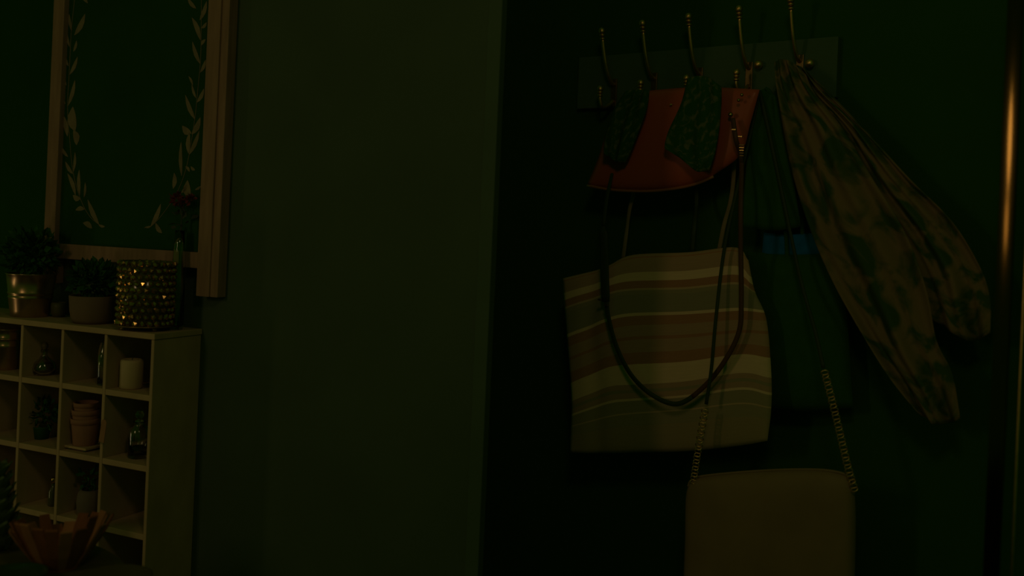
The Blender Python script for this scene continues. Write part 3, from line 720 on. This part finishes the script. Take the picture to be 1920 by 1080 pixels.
tube('strap', catmull([B(1544, 690, DC-.006) - O, B(1528, 620, DC+.02) - O, B(1500, 520, DC+.06) - O, B(1470, 380, D+.01) - O, B(1440, 240, D+.02) - O, B(1424, 170, D+.03) - O], 40), .0042, M['strap'], tn, 8, .5, WL.ey)
# floral scarf
DF = -0.100
fs = hang('floral_scarf', 'long brown floral print scarf hanging from the right hook and fanning out to the right', 'scarf', 1500, 130, DF)
def fw(u, v): return .012*math.sin(11*u + 3*v)*(.35+.65*v) + .006*math.sin(23*u - 7*v + 1) + .010*math.sin(14*v + 4*u)*u*(1-u)*2
loft('long_tail', [[(1453, 118), (1462, 112), (1474, 112), (1490, 120), (1508, 138)], [(1457, 165), (1470, 170), (1490, 172), (1508, 170), (1524, 172)], [(1468, 240), (1495, 245), (1525, 245), (1555, 244), (1584, 248)],
               [(1487, 330), (1523, 335), (1560, 338), (1598, 335), (1636, 335)], [(1520, 430), (1560, 440), (1604, 445), (1650, 443), (1698, 436)], [(1565, 530), (1608, 545), (1650, 553), (1694, 550), (1738, 542)],
               [(1622, 630), (1655, 645), (1690, 652), (1724, 648), (1757, 638)], [(1672, 710), (1705, 725), (1735, 733), (1762, 730), (1786, 700)], [(1722, 775), (1742, 790), (1760, 795), (1780, 794), (1802, 784)]],
     WL, DF, M['paisley'], fs, 36, 60, .006, .004, fw, orig=fs.location)
loft('short_tail', [[(1490, 122), (1500, 124), (1510, 130), (1518, 140)], [(1510, 168), (1525, 168), (1540, 170), (1558, 178)], [(1568, 240), (1588, 240), (1608, 242), (1628, 250)], [(1615, 330), (1645, 332), (1675, 332), (1706, 335)],
               [(1678, 420), (1712, 424), (1748, 424), (1786, 415)], [(1716, 500), (1756, 505), (1800, 505), (1838, 500)], [(1736, 560), (1775, 570), (1815, 575), (1857, 560)], [(1745, 598), (1785, 622), (1822, 640), (1858, 624)]],
     WL, DF+.018, M['paisley'], fs, 30, 44, .006, .004, fw, orig=fs.location)
# ------------------------------------------------------------------ upright of a clothes rail at the right edge
pf = at(1881, 540, 1.66)
cr = thing('clothes_rail', 'tall dark polished metal upright of a clothes rail at the right edge', 'rail', (pf.x, pf.y, 0))
bm = bmesh.new(); rows_ = []
for k in range(13):                                # gently rounded front face, flat back
    t = math.radians(-3.6 + 7.2*k/12); rows_.append((.200*math.sin(t), .1985-.200*math.cos(t)))
prof_ = rows_ + [(.0125, .006), (-.0125, .006)]
fl_ = [(bm.verts.new((x, y-.0004, .02)), bm.verts.new((x, y-.0004, 1.95))) for x, y in rows_]
for p, q in zip(fl_, fl_[1:]): bm.faces.new((p[0], q[0], q[1], p[1])).smooth = True
lo_ = [bm.verts.new((x, y, .02)) for x, y in prof_]; hi_ = [bm.verts.new((x, y, 1.95)) for x, y in prof_]
bm.faces.new(lo_); bm.faces.new(hi_[::-1])
for i in range(len(prof_)): bm.faces.new((lo_[i], hi_[i], hi_[(i+1) % len(prof_)], lo_[(i+1) % len(prof_)]))
o = from_bm('upright', bm, M['polish'], cr)
o.rotation_euler = (0, 0, -math.radians(46))
lathe('foot', [(0, 0), (.05, 0), (.052, .006), (.03, .014), (.016, .022), (0, .022)], M['bronze'], cr)
lathe('slim_rod', [(0, .02), (.0022, .02), (.0022, 1.95), (0, 1.95)], M['brass'], cr, 12, (.036, .0, 0))
lathe('rod_foot', [(0, 0), (.012, 0), (.012, .02), (0, .021)], M['bronze'], cr, 16, (.036, 0, 0))
